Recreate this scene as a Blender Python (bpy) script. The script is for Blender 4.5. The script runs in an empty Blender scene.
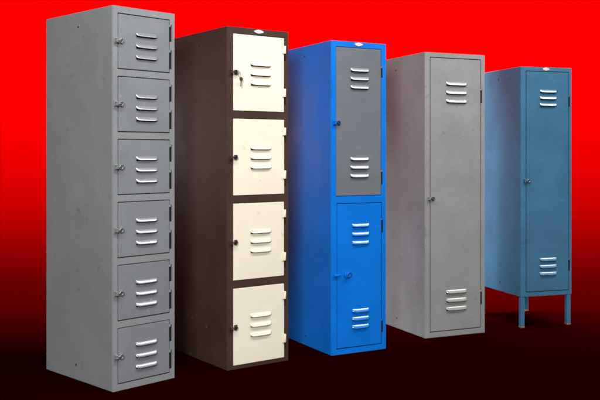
import bpy, bmesh, math, random
from mathutils import Vector, Matrix
random.seed(7)
PI = math.pi
S = bpy.context.scene
C = S.collection

# ------------------------------------------------------------------ helpers
def mesh_obj(name, bm, mats, parent=None, loc=(0, 0, 0), smooth=False, bevel=0.0, segs=2):
    me = bpy.data.meshes.new(name)
    bmesh.ops.recalc_face_normals(bm, faces=bm.faces[:])
    bm.to_mesh(me)
    bm.free()
    if not isinstance(mats, (list, tuple)):
        mats = [mats]
    for m in mats:
        me.materials.append(m)
    if smooth:
        for p in me.polygons:
            p.use_smooth = True
    o = bpy.data.objects.new(name, me)
    C.objects.link(o)
    o.location = loc
    if parent:
        o.parent = parent
    if bevel:
        b = o.modifiers.new('bevel', 'BEVEL')
        b.width = bevel
        b.segments = segs
        b.limit_method = 'ANGLE'
        b.angle_limit = math.radians(35)
        b.harden_normals = False
    return o


def thing(name, label, cat, loc, rz=0.0, group=None):
    o = bpy.data.objects.new(name, None)
    C.objects.link(o)
    o.empty_display_size = 0.2
    o.location = loc
    o.rotation_euler = (0, 0, rz)
    o['label'] = label
    o['category'] = cat
    if group:
        o['group'] = group
    return o


def dup(part, parent, loc):
    c = part.copy()
    C.objects.link(c)
    c.parent = parent
    c.location = loc
    for ch in list(part.children):
        d = ch.copy()
        C.objects.link(d)
        d.parent = c
    return c


def add_box(bm, x0, x1, y0, y1, z0, z1, mi=0):
    v = [bm.verts.new(p) for p in ((x0, y0, z0), (x1, y0, z0), (x1, y1, z0), (x0, y1, z0),
                                   (x0, y0, z1), (x1, y0, z1), (x1, y1, z1), (x0, y1, z1))]
    for q in ((0, 3, 2, 1), (4, 5, 6, 7), (0, 1, 5, 4), (1, 2, 6, 5), (2, 3, 7, 6), (3, 0, 4, 7)):
        bm.faces.new([v[i] for i in q]).material_index = mi


def add_tube(bm, p0, p1, r, n=14, mi=0, r1=None, smooth=True):
    p0, p1 = Vector(p0), Vector(p1)
    d = (p1 - p0).normalized()
    a = d.orthogonal().normalized()
    b = d.cross(a)
    r1 = r if r1 is None else r1
    A, B = [], []
    for i in range(n):
        t = 2 * PI * i / n
        o = a * math.cos(t) + b * math.sin(t)
        A.append(bm.verts.new(p0 + o * r))
        B.append(bm.verts.new(p1 + o * r1))
    for i in range(n):
        j = (i + 1) % n
        f = bm.faces.new((A[i], A[j], B[j], B[i]))
        f.material_index = mi
        f.smooth = smooth
    bm.faces.new(A[::-1]).material_index = mi
    bm.faces.new(B).material_index = mi


def add_torus(bm, c, nrm, R, r, n=28, m=10, mi=0, arc=2 * PI):
    c = Vector(c)
    d = Vector(nrm).normalized()
    a = d.orthogonal().normalized()
    b = d.cross(a)
    rings = []
    for i in range(n):
        t = arc * i / n
        o = a * math.cos(t) + b * math.sin(t)
        ring = []
        for j in range(m):
            s = 2 * PI * j / m
            ring.append(bm.verts.new(c + o * (R + r * math.cos(s)) + d * (r * math.sin(s))))
        rings.append(ring)
    for i in range(n):
        for j in range(m):
            f = bm.faces.new((rings[i][j], rings[(i + 1) % n][j], rings[(i + 1) % n][(j + 1) % m], rings[i][(j + 1) % m]))
            f.material_index = mi
            f.smooth = True


def cells(vals):
    return sorted(set(round(v, 5) for v in vals))


def slab(xs, zs, holes, y0, y1, pocket=None):
    """A plate between y0 (front) and y1 (back) with rectangular holes; pocket = depth of blind holes."""
    xs, zs = cells(xs + [h[0] for h in holes] + [h[1] for h in holes]), cells(zs + [h[2] for h in holes] + [h[3] for h in holes])
    def is_hole(i, j):
        if i < 0 or j < 0 or i >= len(xs) - 1 or j >= len(zs) - 1:
            return None
        x, z = (xs[i] + xs[i + 1]) / 2, (zs[j] + zs[j + 1]) / 2
        return any(h[0] < x < h[1] and h[2] < z < h[3] for h in holes)
    bm = bmesh.new()
    cache = {}
    def V(i, j, y):
        k = (i, j, round(y, 6))
        if k not in cache:
            cache[k] = bm.verts.new((xs[i], y, zs[j]))
        return cache[k]
    yp = y1 if pocket is None else pocket
    for i in range(len(xs) - 1):
        for j in range(len(zs) - 1):
            hole = is_hole(i, j)
            q = ((i, j), (i + 1, j), (i + 1, j + 1), (i, j + 1))
            if not hole:
                bm.faces.new([V(a, b, y0) for a, b in q])
            elif pocket is not None:
                bm.faces.new([V(a, b, yp) for a, b in q])
            if pocket is not None or not hole:
                bm.faces.new([V(a, b, y1) for a, b in q[::-1]])
            for (da, db, e0, e1) in ((-1, 0, (i, j), (i, j + 1)), (1, 0, (i + 1, j), (i + 1, j + 1)),
                                     (0, -1, (i, j), (i + 1, j)), (0, 1, (i, j + 1), (i + 1, j + 1))):
                nb = is_hole(i + da, j + db)
                if hole and nb is False:          # wall of a hole
                    bm.faces.new((V(*e0, y0), V(*e1, y0), V(*e1, yp), V(*e0, yp)))
                elif nb is None:                  # outside wall
                    bm.faces.new((V(*e0, y0), V(*e1, y0), V(*e1, y1), V(*e0, y1)))
    return bm


# ------------------------------------------------------------------ materials
def paint(name, col, rough=0.42, var=0.07, bump=0.05, bscale=260.0, coat=0.0, coat_rough=0.25, blotch=5.0,
          metallic=0.0, scuff=None, spec=0.16, coat_ior=1.5):
    m = bpy.data.materials.new(name)
    m.use_nodes = True
    nt = m.node_tree
    N, Lk = nt.nodes, nt.links
    b = N['Principled BSDF']
    tc = N.new('ShaderNodeTexCoord')
    n1 = N.new('ShaderNodeTexNoise'); n1.inputs['Scale'].default_value = blotch; n1.inputs['Detail'].default_value = 6
    n2 = N.new('ShaderNodeTexNoise'); n2.inputs['Scale'].default_value = 95; n2.inputs['Detail'].default_value = 4
    oi = N.new('ShaderNodeObjectInfo')                       # every object gets its own patch of the wear pattern
    sc = N.new('ShaderNodeVectorMath'); sc.operation = 'SCALE'
    sc.inputs[0].default_value = (17.0, 9.0, 23.0)
    Lk.new(oi.outputs['Random'], sc.inputs['Scale'])
    co = N.new('ShaderNodeVectorMath'); co.operation = 'ADD'
    Lk.new(tc.outputs['Object'], co.inputs[0]); Lk.new(sc.outputs[0], co.inputs[1])
    Lk.new(co.outputs[0], n1.inputs['Vector'])
    Lk.new(co.outputs[0], n2.inputs['Vector'])
    mr = N.new('ShaderNodeMapRange')
    mr.inputs['From Min'].default_value = 0.3; mr.inputs['From Max'].default_value = 0.7
    mr.inputs['To Min'].default_value = 1 - var; mr.inputs['To Max'].default_value = 1 + var
    Lk.new(n1.outputs['Fac'], mr.inputs['Value'])
    mr2 = N.new('ShaderNodeMapRange')
    mr2.inputs['From Min'].default_value = 0.3; mr2.inputs['From Max'].default_value = 0.7
    mr2.inputs['To Min'].default_value = 1 - var * 0.6; mr2.inputs['To Max'].default_value = 1 + var * 0.6
    Lk.new(n2.outputs['Fac'], mr2.inputs['Value'])
    mul = N.new('ShaderNodeMath'); mul.operation = 'MULTIPLY'
    Lk.new(mr.outputs[0], mul.inputs[0]); Lk.new(mr2.outputs[0], mul.inputs[1])
    vm = N.new('ShaderNodeVectorMath'); vm.operation = 'SCALE'
    vm.inputs[0].default_value = col
    Lk.new(mul.outputs[0], vm.inputs['Scale'])
    out = vm.outputs[0]
    if scuff:
        low = scuff[4] if len(scuff) > 4 else None
        # small rubbed spots where the paint is worn to primer
        n3 = N.new('ShaderNodeTexNoise'); n3.inputs['Scale'].default_value = scuff[1]; n3.inputs['Detail'].default_value = 5
        Lk.new(co.outputs[0], n3.inputs['Vector'])
        r3 = N.new('ShaderNodeMapRange')
        r3.inputs['From Min'].default_value = scuff[2]; r3.inputs['From Max'].default_value = scuff[2] + 0.05
        Lk.new(n3.outputs['Fac'], r3.inputs['Value'])
        mx = N.new('ShaderNodeMix'); mx.data_type = 'RGBA'
        mm = N.new('ShaderNodeMath'); mm.operation = 'MULTIPLY'; mm.inputs[1].default_value = scuff[3]
        if low:                                              # knocks gather towards the base
            sx = N.new('ShaderNodeSeparateXYZ')
            Lk.new(tc.outputs['Object'], sx.inputs[0])
            rl = N.new('ShaderNodeMapRange')
            rl.inputs['From Min'].default_value = low; rl.inputs['From Max'].default_value = low * 0.2
            Lk.new(sx.outputs['Z'], rl.inputs['Value'])
            ml = N.new('ShaderNodeMath'); ml.operation = 'MULTIPLY'
            Lk.new(r3.outputs[0], ml.inputs[0]); Lk.new(rl.outputs[0], ml.inputs[1])
            Lk.new(ml.outputs[0], mm.inputs[0])
        else:
            Lk.new(r3.outputs[0], mm.inputs[0])
        Lk.new(mm.outputs[0], mx.inputs['Factor'])
        Lk.new(out, mx.inputs[6]); mx.inputs[7].default_value = (*scuff[0], 1)
        out = mx.outputs[2]
    Lk.new(out, b.inputs['Base Color'])
    rr = N.new('ShaderNodeMapRange')
    rr.inputs['From Min'].default_value = 0.3; rr.inputs['From Max'].default_value = 0.7
    rr.inputs['To Min'].default_value = rough - 0.06; rr.inputs['To Max'].default_value = rough + 0.06
    Lk.new(n1.outputs['Fac'], rr.inputs['Value'])
    Lk.new(rr.outputs[0], b.inputs['Roughness'])
    b.inputs['Metallic'].default_value = metallic
    b.inputs['Specular IOR Level'].default_value = spec
    b.inputs['Coat Weight'].default_value = coat
    b.inputs['Coat Roughness'].default_value = coat_rough
    b.inputs['Coat IOR'].default_value = coat_ior
    nb = N.new('ShaderNodeTexNoise'); nb.inputs['Scale'].default_value = bscale; nb.inputs['Detail'].default_value = 2
    nb2 = N.new('ShaderNodeTexNoise'); nb2.inputs['Scale'].default_value = 4.5; nb2.inputs['Detail'].default_value = 1
    Lk.new(co.outputs[0], nb.inputs['Vector'])
    Lk.new(co.outputs[0], nb2.inputs['Vector'])
    bp2 = N.new('ShaderNodeBump'); bp2.inputs['Strength'].default_value = 0.35; bp2.inputs['Distance'].default_value = 0.011
    Lk.new(nb2.outputs['Fac'], bp2.inputs['Height'])
    bp = N.new('ShaderNodeBump'); bp.inputs['Strength'].default_value = bump; bp.inputs['Distance'].default_value = 0.002
    Lk.new(nb.outputs['Fac'], bp.inputs['Height'])
    Lk.new(bp2.outputs[0], bp.inputs['Normal'])
    Lk.new(bp.outputs[0], b.inputs['Normal'])
    return m


GREY_BODY = paint('grey_paint', (0.212, 0.219, 0.224), bump=0.10, scuff=((0.11, 0.11, 0.115), 22.0, 0.66, 0.35))
GREY_DOOR = paint('grey_door_paint', (0.188, 0.196, 0.208), bump=0.10, scuff=((0.30, 0.30, 0.31), 24.0, 0.68, 0.35))
BROWN = paint('brown_paint', (0.052, 0.029, 0.022), rough=0.46, var=0.14, bump=0.15, scuff=((0.22, 0.14, 0.085), 26.0, 0.655, 0.42, 0.45))
CREAM = paint('cream_paint', (0.755, 0.69, 0.555), rough=0.5, var=0.025, scuff=((0.45, 0.37, 0.27), 19.0, 0.68, 0.3))
BLUE = paint('blue_paint', (0.003, 0.145, 0.57), rough=0.44, var=0.07, bump=0.10, scuff=((0.004, 0.07, 0.26), 21.0, 0.67, 0.4))
SLATE = paint('slate_grey_paint', (0.130, 0.140, 0.156), bump=0.10, scuff=((0.26, 0.26, 0.28), 24.0, 0.68, 0.3))
WARM_GREY = paint('warm_grey_hammered_paint', (0.236, 0.233, 0.230), rough=0.42, var=0.09, bump=0.4, bscale=140, coat_rough=0.3,
                  scuff=((0.12, 0.115, 0.11), 20.0, 0.67, 0.35))
STEEL_BLUE = paint('steel_blue_paint', (0.044, 0.132, 0.225), rough=0.40, var=0.11, bump=0.2, bscale=160, coat_rough=0.3,
                   scuff=((0.10, 0.20, 0.29), 34.0, 0.66, 0.3))
DARK_METAL = paint('dark_bronze_metal', (0.055, 0.045, 0.04), rough=0.38, metallic=0.7, coat=0.0)
DULL_STEEL = paint('dull_steel', (0.32, 0.32, 0.33), rough=0.35, metallic=0.8, coat=0.0)
PALE_STEEL = paint('pale_nickel', (0.62, 0.61, 0.58), rough=0.28, metallic=0.9, coat=0.0)
BADGE = paint('white_enamel', (0.62, 0.61, 0.62), rough=0.3, var=0.03, coat=0.5)
BADGE_MARK = paint('grey_enamel', (0.42, 0.40, 0.43), rough=0.4, var=0.03)
BLACK_HOLE = paint('black_screw_and_slot_shade', (0.012, 0.012, 0.013), rough=0.6, coat=0.0)
RUSTY = paint('rusty_pale_foot', (0.15, 0.115, 0.10), rough=0.7, var=0.25, coat=0.0, blotch=60)

# louvre hoods: body paints made lighter and glossier to force bright highlights
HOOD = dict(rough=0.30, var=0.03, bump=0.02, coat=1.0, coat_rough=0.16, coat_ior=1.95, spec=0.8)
GREY_HOOD = paint('grey_hood_highlight', (0.24, 0.247, 0.258), **HOOD)
BLUE_HOOD = paint('blue_hood_highlight', (0.012, 0.19, 0.66), **HOOD)
WARM_HOOD = paint('warm_grey_hood_highlight', (0.33, 0.315, 0.30), **HOOD)
STEEL_BLUE_HOOD = paint('steel_blue_hood_highlight', (0.09, 0.21, 0.33), **HOOD)

# ------------------------------------------------------------------ parts
def louvre_mesh(length, height=0.0185, out=0.0112):
    """A pressed hood: rounded ends, its lip open downwards over the slit."""
    bm = bmesh.new()
    n, m = 26, 8
    rows = []
    for i in range(n + 1):
        t = i / n
        x = length * t
        e = min(1.0, max(0.0, 1 - abs(2 * t - 1) ** 7)) ** 0.5
        row = []
        for j in range(m + 1):
            u = j / m
            y = -out * e * (1 - (1 - u) ** 1.25)
            z = height * (1 - u ** 1.15 * (0.35 + 0.65 * e))
            row.append(bm.verts.new((x, y, z - height)))
        rows.append(row)
    for i in range(n):
        for j in range(m):
            try:
                bm.faces.new((rows[i][j], rows[i + 1][j], rows[i + 1][j + 1], rows[i][j + 1]))
            except ValueError:
                pass
    bmesh.ops.remove_doubles(bm, verts=bm.verts[:], dist=1e-5)
    return bm


def make_louvre(door, x0, x1, zc, mat, h=0.0185, out=0.0112):
    o = mesh_obj('louvre', louvre_mesh(x1 - x0, h, out), mat, door, (x0, -0.0004, zc + h * 0.5), smooth=True)
    s = o.modifiers.new('sheet', 'SOLIDIFY')
    s.thickness = 0.0010
    s.offset = 0
    return o


def make_latch(door, z, paint_m, ring_m, style='hasp'):
    """Latch at the door's free edge: bracket on the frame, hasp tongue, padlock eye."""
    bm = bmesh.new()
    if style == 'loop':                      # blue loop handle set in from the edge plus keeper on the frame
        add_box(bm, -0.026, -0.008, -0.013, -0.0025, z - 0.006, z + 0.006, 0)
        add_tube(bm, (-0.022, -0.011, z), (0.014, -0.011, z), 0.0042, mi=0)
        add_tube(bm, (0.058, 0.0, z - 0.002), (0.058, -0.012, z - 0.002), 0.017, n=24, mi=0)
        add_torus(bm, (0.060, -0.022, z + 0.002), (0.25, -1, -0.35), 0.0135, 0.0045, mi=0)
        add_tube(bm, (0.058, -0.012, z - 0.002), (0.059, -0.021, z - 0.006), 0.006, mi=0)
    else:
        add_box(bm, -0.025, -0.008, -0.006, -0.0025, z - 0.013, z + 0.013, 0)    # bracket on the stile
        add_box(bm, -0.023, -0.010, -0.018, -0.006, z + 0.0045, z + 0.0085, 0)   # upper cheek
        add_box(bm, -0.023, -0.010, -0.018, -0.006, z - 0.0085, z - 0.0045, 0)   # lower cheek
        add_box(bm, 0.004, 0.022, -0.004, 0.001, z - 0.012, z + 0.012, 0)        # plate on the door
        add_tube(bm, (-0.021, -0.0135, z), (0.014, -0.0125, z), 0.0036, mi=0)    # tongue across the gap
        add_tube(bm, (0.011, 0.0, z), (0.011, -0.014, z), 0.0052, mi=0)
        add_torus(bm, (0.004, -0.0185, z - 0.001), (0.10, -1, -0.10), 0.0092, 0.0027, mi=1)   # padlock eye
        add_tube(bm, (-0.016, -0.013, z - 0.014), (-0.016, -0.013, z + 0.011), 0.0024, mi=1)   # pin
    return mesh_obj('latch', bm, [paint_m, ring_m], door, (0, 0, 0), bevel=0.0007, segs=1)


def make_hinge(door, x, z0, z1, mat, frac=0.5, r=0.0055, flat=False):
    """Knuckle of a hinge at the top of its slot."""
    bm = bmesh.new()
    zk = z1 - (z1 - z0) * frac
    if flat:
        add_box(bm, x - 0.0105, x + 0.0075, -0.0062, 0.006, zk, z1 - 0.001)
        add_tube(bm, (x + 0.003, -0.004, zk), (x + 0.003, -0.004, z1 - 0.001), r)
    else:
        add_tube(bm, (x + 0.0035, 0.001, zk), (x + 0.0035, 0.001, z1 - 0.001), r)
        add_box(bm, x - 0.004, x + 0.0035, 0.0015, 0.004, zk, z1 - 0.001)
        add_box(bm, x + 0.0006, x + 0.0108, 0.0026, 0.0038, z0 + 0.0012, zk - 0.0006, 1)     # black plate added in place of the slot's own shade
    return mesh_obj('hinge', bm, [mat, BLACK_HOLE], door, (0, 0, 0), bevel=0.0008, segs=1)


GAP = 0.0042


def make_door(root, ox0, ox1, oz0, oz1, mat, louvres, hinges, latch_z, latch_mats, style='hasp', frac=0.5, flat=False,
              gap=GAP, proud=0.0, off=(0, 0), louvre_h=0.0185, louvre_mat=None, hinge_mat=None, gap_left=None):
    """louvres: (x0, x1, z) ; hinges: (z0, z1); all in locker coordinates. The door's origin is its lower left corner."""
    gl = gap if gap_left is None else gap_left
    w, h = ox1 - ox0 - gap - gl, oz1 - oz0 - 2 * gap
    px, pz = ox0 + gl, oz0 + gap
    holes = [(a - px + 0.006, b - px - 0.006, z - pz - louvre_h * 0.5 - 0.0042, z - pz + louvre_h * 0.2) for a, b, z in louvres]
    d = mesh_obj('door', slab([0, w], [0, h], holes, 0.0, 0.014), mat, root, (px + off[0], -proud + off[1], pz), bevel=0.0016)
    for a, b, z in louvres:
        make_louvre(d, a - px, b - px, z - pz, louvre_mat or mat, louvre_h)
    for z0, z1 in hinges:
        make_hinge(d, w, z0 - pz, z1 - pz, hinge_mat or mat, frac, flat=flat)
    make_latch(d, latch_z - pz, latch_mats[0], latch_mats[1], style)
    return d


def make_locker(name, label, X, D, w, e, th, z0, z1, openings, notches, mat, frame_mat=None, screws=(), badge=None, notch_w=0.0085):
    t = math.radians(th)
    c, s = math.cos(t), math.sin(t)
    cx, cy = X + w / 2 * c - e / 2 * s, D + w / 2 * s + e / 2 * c
    root = thing(name, label, 'locker', (cx, cy, 0), t, 'steel lockers lined up in a row')
    off = (-w / 2, -e / 2)
    holes = list(openings)
    for ox1, a, b in notches:
        holes.append((ox1 - 0.0005, ox1 + notch_w, a, b))
    FT = 0.004
    under = [(a - 0.010, b2 + 0.010, c2 - 0.009, d2 + 0.009) for a, b2, c2, d2 in openings]    # the frame is thin sheet over a hollow case
    under = [(a, max(b2, b2 - 0.010 + notch_w + 0.006), c2, d2) for a, b2, c2, d2 in under]
    mesh_obj('body', slab([0, w], [z0, z1], under, FT, e, pocket=e * 0.85), mat, root, (*off, 0), bevel=0.0028, segs=3)
    fr = mesh_obj('front_frame', slab([0.0004, w - 0.0004], [z0 + 0.0004, z1 - 0.0004], holes, 0.0, FT - 0.0002), frame_mat or mat, root,
                  (*off, 0), bevel=0.0016)
    for d, z in screws:
        bm = bmesh.new()
        add_tube(bm, (-0.0008, d, z), (0.004, d, z), 0.0052, n=16)
        mesh_obj('screw', bm, BLACK_HOLE, root, (*off, 0))
    if badge:
        bm = bmesh.new()
        u0, u1, zc = badge
        uc, a, b = (u0 + u1) / 2, (u1 - u0) / 2, 0.0100
        prof = []
        for k in range(40):
            q = 2 * PI * k / 40
            cc, ss = math.cos(q), math.sin(q)
            prof.append((uc + a * math.copysign(abs(cc) ** 1.55, cc), zc + b * math.copysign(abs(ss) ** 1.35, ss)))
        F = [bm.verts.new((x, -0.0035, z)) for x, z in prof]
        B = [bm.verts.new((x, -0.0002, z)) for x, z in prof]
        bm.faces.new(F)
        bm.faces.new(B[::-1])
        for k in range(40):
            bm.faces.new((F[k], F[(k + 1) % 40], B[(k + 1) % 40], B[k]))
        add_box(bm, uc - a * 0.42, uc + a * 0.42, -0.0042, -0.0035, zc - 0.0012, zc + 0.0012, 1)
        mesh_obj('badge', bm, [BADGE, BADGE_MARK], root, (*off, 0), bevel=0.0006, segs=1)
    return root, off


# ------------------------------------------------------------------ locker 1: six grey doors
T, W = 1.751, 0.348
ops, nts, tops = [], [], []
for k in range(6):
    top = T - 0.031 - 0.2868 * k
    tops.append(top)
    ops.append((0.0265, 0.3195, top - 0.2565, top))
    nts += [(0.3195, top - 0.106, top - 0.025), (0.3195, top - 0.237, top - 0.146)]
r, off = make_locker('locker', 'tall grey locker with six small square doors, nearest of the row', -0.846, 3.844, W, 0.591, 45.7, 0.0, T, ops, nts,
                     GREY_BODY, screws=((0.292, 1.681), (0.310, 0.071)), notch_w=0.0120)
top = tops[0]
d0 = make_door(r, 0.0265, 0.3195, top - 0.2565, top, GREY_DOOR,
               [(0.123, 0.246, top - q) for q in (0.089, 0.142, 0.193)],
               [(top - 0.106, top - 0.025), (top - 0.237, top - 0.146)], top - 0.127, (GREY_BODY, DULL_STEEL), frac=0.14, off=off, louvre_mat=GREY_HOOD, louvre_h=0.0172)
for k in range(1, 6):
    c = dup(d0, r, d0.location - Vector((0, 0, 0.2868 * k)))
    c.rotation_euler = (0, math.radians(random.uniform(-0.16, 0.16)), math.radians(random.uniform(-0.5, 0.1)))

# ------------------------------------------------------------------ locker 2: brown with four cream doors
T, W = 1.713, 0.371
ops, nts, tops = [], [], []
for k in range(4):
    top = T - 0.031 - 0.4250 * k
    tops.append(top)
    ops.append((0.0355, 0.347, top - 0.3905, top))
    nts += [(0.347, top - 0.121, top - 0.043), (0.347, top - 0.349, top - 0.265)]
r2, off = make_locker('locker', 'dark brown locker with four cream doors', -0.362, 4.224, W, 0.578, 35.7, 0.0, T, ops, nts,
                      BROWN, screws=((0.285, 1.645), (0.310, 0.060)), badge=(0.156, 0.216, T - 0.0135))
top = tops[0]
d0 = make_door(r2, 0.0355, 0.347, top - 0.3905, top, CREAM,
               [(0.135, 0.263, top - q) for q in (0.148, 0.197, 0.245)],
               [(top - 0.121, top - 0.043), (top - 0.349, top - 0.265)], top - 0.196, (BROWN, DARK_METAL), frac=0.52, flat=True, off=off,
               gap=0.0034, gap_left=0.0012)
for k in range(1, 4):
    c = dup(d0, r2, d0.location - Vector((0, 0, 0.4250 * k)))
    c.rotation_euler = (0, math.radians(random.uniform(-0.10, 0.10)), math.radians(random.uniform(-0.4, 0.1)))
R2_INFO = (r2, off, top)

# keys hanging at the top cream door
c2, s2 = math.cos(math.radians(35.7)), math.sin(math.radians(35.7))
ku, kz, ky = 0.074, 1.486, -0.022
kx, kyw = -0.362 + ku * c2 - ky * s2, 4.224 + ku * s2 + ky * c2
kb = thing('keys', 'two small keys on a ring hanging from the latch of the topmost cream door', 'keys', (kx, kyw, kz), math.radians(35.7))
bm = bmesh.new()
add_torus(bm, (-0.016, -0.001, -0.012), (0.6, -0.8, 0.1), 0.0145, 0.0013, n=32, m=6)
mesh_obj('ring', bm, DULL_STEEL, kb)


def key_bm():
    bm = bmesh.new()
    prof = []
    for k in range(20):                       # rounded bow that narrows to the shoulder
        q = PI * (0.5 + 2 * k / 20)
        prof.append((0.0098 * math.cos(q), 0.0098 * math.sin(q) * (1.25 if math.sin(q) < 0 else 0.9)))
    F = [bm.verts.new((x, -0.0016, z - 0.010)) for x, z in prof]
    B = [bm.verts.new((x, 0.0016, z - 0.010)) for x, z in prof]
    bm.faces.new(F); bm.faces.new(B[::-1])
    n = len(F)
    for k in range(n):
        bm.faces.new((F[k], F[(k + 1) % n], B[(k + 1) % n], B[k]))
    return bm


def blade_bm():
    bm = bmesh.new()
    pts = [(-0.0032, -0.021), (-0.0032, -0.046), (0.000, -0.050), (0.0032, -0.046), (0.0020, -0.043), (0.0032, -0.040), (0.0016, -0.037), (0.0032, -0.033), (0.0022, -0.030), (0.0034, -0.027), (0.0034, -0.021)]
    F = [bm.verts.new((x, -0.0010, z)) for x, z in pts]
    B = [bm.verts.new((x, 0.0010, z)) for x, z in pts]
    bm.faces.new(F); bm.faces.new(B[::-1])
    for k in range(len(F)):
        j = (k + 1) % len(F)
        bm.faces.new((F[k], F[j], B[j], B[k]))
    return bm


KEY_DARK = paint('dark_key_bow', (0.10, 0.085, 0.06), rough=0.4, metallic=0.5, coat=0.0)
for (a, dx, dz, dy, bz) in ((0.06, -0.006, -0.024, -0.002, 0.0), (-1.45, -0.020, 0.001, 0.000, 1.0)):
    k = mesh_obj('key', key_bm(), KEY_DARK, kb, (dx, dy, dz), bevel=0.0005, segs=1)
    k.rotation_euler = (0, a, bz)
    mesh_obj('blade', blade_bm(), PALE_STEEL, k)

# ------------------------------------------------------------------ locker 3: blue, slate door over blue door
T, W = 1.684, 0.351
A = (0.0305, 0.321, T - 0.835, T - 0.030)
B = (0.0345, 0.324, T - 1.654, T - 0.872)
hA = [(T - 0.187, T - 0.126), (T - 0.774, T - 0.695)]
hB = [(T - 1.040, T - 0.961), (T - 1.589, T - 1.515)]
r3, off = make_locker('locker', 'bright blue locker with a grey upper door and a blue lower door', 0.166, 4.537, W, 0.536, 28.3, 0.0, T, [A, B],
                      [(0.321, *q) for q in hA] + [(0.324, *q) for q in hB], BLUE, screws=((0.297, 1.626), (0.285, 0.053)),
                      badge=(0.145, 0.199, T - 0.0125))
d = make_door(r3, *A, SLATE, [(0.119, 0.239, T - q) for q in (0.151, 0.1975, 0.244, 0.633, 0.679, 0.725)], hA, T - 0.440, (BLUE, DARK_METAL),
          frac=0.16, off=off, gap=0.003, gap_left=0.0018, louvre_mat=GREY_HOOD)
d['label'] = 'slate grey upper door with two sets of louvres'
d = make_door(r3, *B, BLUE, [(0.130, 0.241, T - q) for q in (0.994, 1.041, 1.088, 1.456, 1.499, 1.543)], hB, T - 1.256, (BLUE, BLUE),
          style='loop', frac=0.16, off=off, louvre_mat=BLUE_HOOD)
d['label'] = 'blue lower door with a loop handle'

# ------------------------------------------------------------------ locker 4: one tall warm grey door
T, W = 1.672, 0.422
A = (0.034, 0.3945, T - 1.641, T - 0.027)
hA = [(T - 0.289, T - 0.203), (T - 1.501, T - 1.414)]
r4, off = make_locker('locker', 'plain warm grey locker with a single full-height door standing on the floor', 0.728, 4.962, W, 0.500, 23.8, 0.0, T, [A],
                      [(0.3945, *q) for q in hA], WARM_GREY, screws=((0.335, 1.593), (0.323, 0.063)))
make_door(r4, *A, WARM_GREY, [(0.144, 0.293, T - q) for q in (0.179, 0.231, 0.282, 1.410, 1.460, 1.510)], hA, T - 0.855, (WARM_GREY, DARK_METAL),
          frac=0.12, off=off, gap=0.0045, gap_left=0.006, louvre_h=0.020, louvre_mat=WARM_HOOD)

# ------------------------------------------------------------------ locker 5: steel blue on legs
T, W, E5, Z5 = 1.617, 0.365, 0.510, 0.193
A = (0.0345, 0.3455, T - 1.3975, T - 0.025)
hA = [(T - 0.243, T - 0.174), (T - 1.276, T - 1.199)]
r5, off = make_locker('locker', 'steel blue single-door locker raised on four thin legs', 1.362, 5.250, W, E5, 17.6, Z5, T, [A],
                      [(0.3455, *q) for q in hA], STEEL_BLUE, screws=((0.262, 1.557), (0.244, 0.252)), badge=(0.154, 0.203, T - 0.0115))
make_door(r5, *A, STEEL_BLUE, [(0.133, 0.257, T - q) for q in (0.149, 0.191, 0.233, 1.197, 1.241, 1.286)], hA, T - 0.705, (STEEL_BLUE, DULL_STEEL),
          frac=0.12, off=off, gap=0.004, gap_left=0.0065, louvre_mat=STEEL_BLUE_HOOD)
for lx, ly in ((0.0165, 0.0165), (W - 0.0165, 0.0165), (0.0165, E5 - 0.0165), (W - 0.0165, E5 - 0.0165)):
    bm = bmesh.new()
    a = 0.0135
    add_box(bm, -a, a, -a, a, 0.013, Z5 + 0.0)
    lg = mesh_obj('leg', bm, STEEL_BLUE, r5, (off[0] + lx, off[1] + ly, 0), bevel=0.003)
    bm = bmesh.new()
    add_box(bm, -a - 0.0012, a + 0.0012, -a - 0.0012, a + 0.0012, 0.0, 0.0128)
    mesh_obj('foot', bm, RUSTY, lg, bevel=0.003)

# ------------------------------------------------------------------ backdrop: one sheet of dark red velvet swept from floor to wall
m = bpy.data.materials.new('dark_red_velvet')
m.use_nodes = True
b = m.node_tree.nodes['Principled BSDF']
b.inputs['Base Color'].default_value = (0.011, 0.0, 0.0, 1)
b.inputs['Roughness'].default_value = 1.0
b.inputs['Specular IOR Level'].default_value = 0.0
WALL_Y, RAD = 7.6, 1.2
bm = bmesh.new()
prof = [(-3.0, 0.0), (0.0, 0.0), (3.0, 0.0), (5.0, 0.0)]
for k in range(25):
    a = PI / 2 * k / 24
    prof.append((WALL_Y - RAD + RAD * math.sin(a), RAD - RAD * math.cos(a)))
prof += [(WALL_Y, 3.0), (WALL_Y, 5.0)]
nx = 12
rows = [[bm.verts.new((-7 + 14 * i / nx, y, z)) for i in range(nx + 1)] for y, z in prof]
for j in range(len(prof) - 1):
    for i in range(nx):
        bm.faces.new((rows[j][i], rows[j][i + 1], rows[j + 1][i + 1], rows[j + 1][i]))
bd = mesh_obj('backdrop', bm, m, smooth=True)
bd['kind'] = 'structure'
bd['label'] = 'dark red seamless backdrop sweeping down into the floor'

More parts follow.
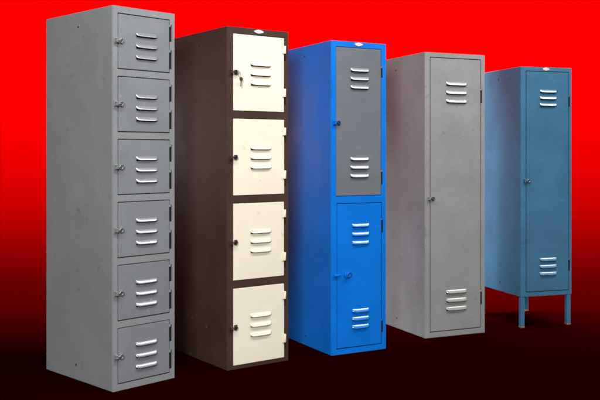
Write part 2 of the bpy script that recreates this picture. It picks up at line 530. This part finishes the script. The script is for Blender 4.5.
# ------------------------------------------------------------------ light
def area(name, loc, target, sx, sy, power, col=(1, 1, 1), spread=180, along=(1, 0, 0)):
    l = bpy.data.lights.new(name, 'AREA')
    l.shape = 'RECTANGLE'
    l.size, l.size_y = sx, sy
    l.energy = power
    l.color = col
    l.spread = math.radians(spread)
    o = bpy.data.objects.new(name, l)
    C.objects.link(o)
    o.location = loc
    d = (Vector(target) - Vector(loc)).normalized()
    z = -d
    x = Vector(along) - z * Vector(along).dot(z)
    x.normalize()
    y = z.cross(x)
    o.matrix_world = Matrix.Translation(Vector(loc)) @ Matrix((x, y, z)).transposed().to_4x4()
    return o


area('key_light', (1.75, 3.3, 3.7), (1.05, 4.7, 1.0), 6.6, 0.6, 200, (1.0, 0.985, 0.96), along=(0.84, 0.54, 0))  # unseen lamp standing in for high daylight, shaped to light the louvre hoods
area('fill_light', (-0.9, -2.3, 2.7), (0.2, 4.8, 1.0), 1.6, 1.6, 440, (0.97, 0.985, 1.0))  # unseen lamp added near the camera axis to lift the side panels
area('side_sheen_light', (-3.3, 6.7, 1.25), (1.0, 5.2, 0.9), 0.8, 0.9, 9)  # unseen lamp added at back left for a sheen on the side panels
# unseen lamps added behind the lockers to make the backdrop's red fade
area('backdrop_strip', (0.0, 5.95, 2.35), (0.0, 7.6, 2.02), 9.0, 0.25, 5500, spread=120)
area('backdrop_low_strip', (0.0, 6.3, 2.3), (0.0, 7.6, 1.3), 9.0, 0.25, 880, spread=60)
area('backdrop_floor_strip', (0.0, 5.95, 2.52), (0.0, 7.6, 0.8), 9.0, 0.25, 1720, spread=150)

w = bpy.data.worlds.new('World')
S.world = w
w.use_nodes = True
w.node_tree.nodes['Background'].inputs[0].default_value = (0.9, 0.95, 1.0, 1)
w.node_tree.nodes['Background'].inputs[1].default_value = 0.04

# ------------------------------------------------------------------ camera
cd = bpy.data.cameras.new('camera')
cam = bpy.data.objects.new('camera', cd)
C.objects.link(cam)
cam.location = (0, 0, 1.08)
cam.rotation_euler = (PI / 2, 0, 0)
cd.sensor_width = 36.0
cd.lens = 36.0 * 851.17 / 600.0
cd.shift_y = -(200 - 153.39) / 600.0
cd.clip_end = 200
S.camera = cam

S.view_settings.view_transform = 'Standard'
S.view_settings.look = 'None'
S.view_settings.exposure = 0
S.view_settings.gamma = 1
S.render.engine = 'CYCLES'
S.cycles.filter_width = 1.9
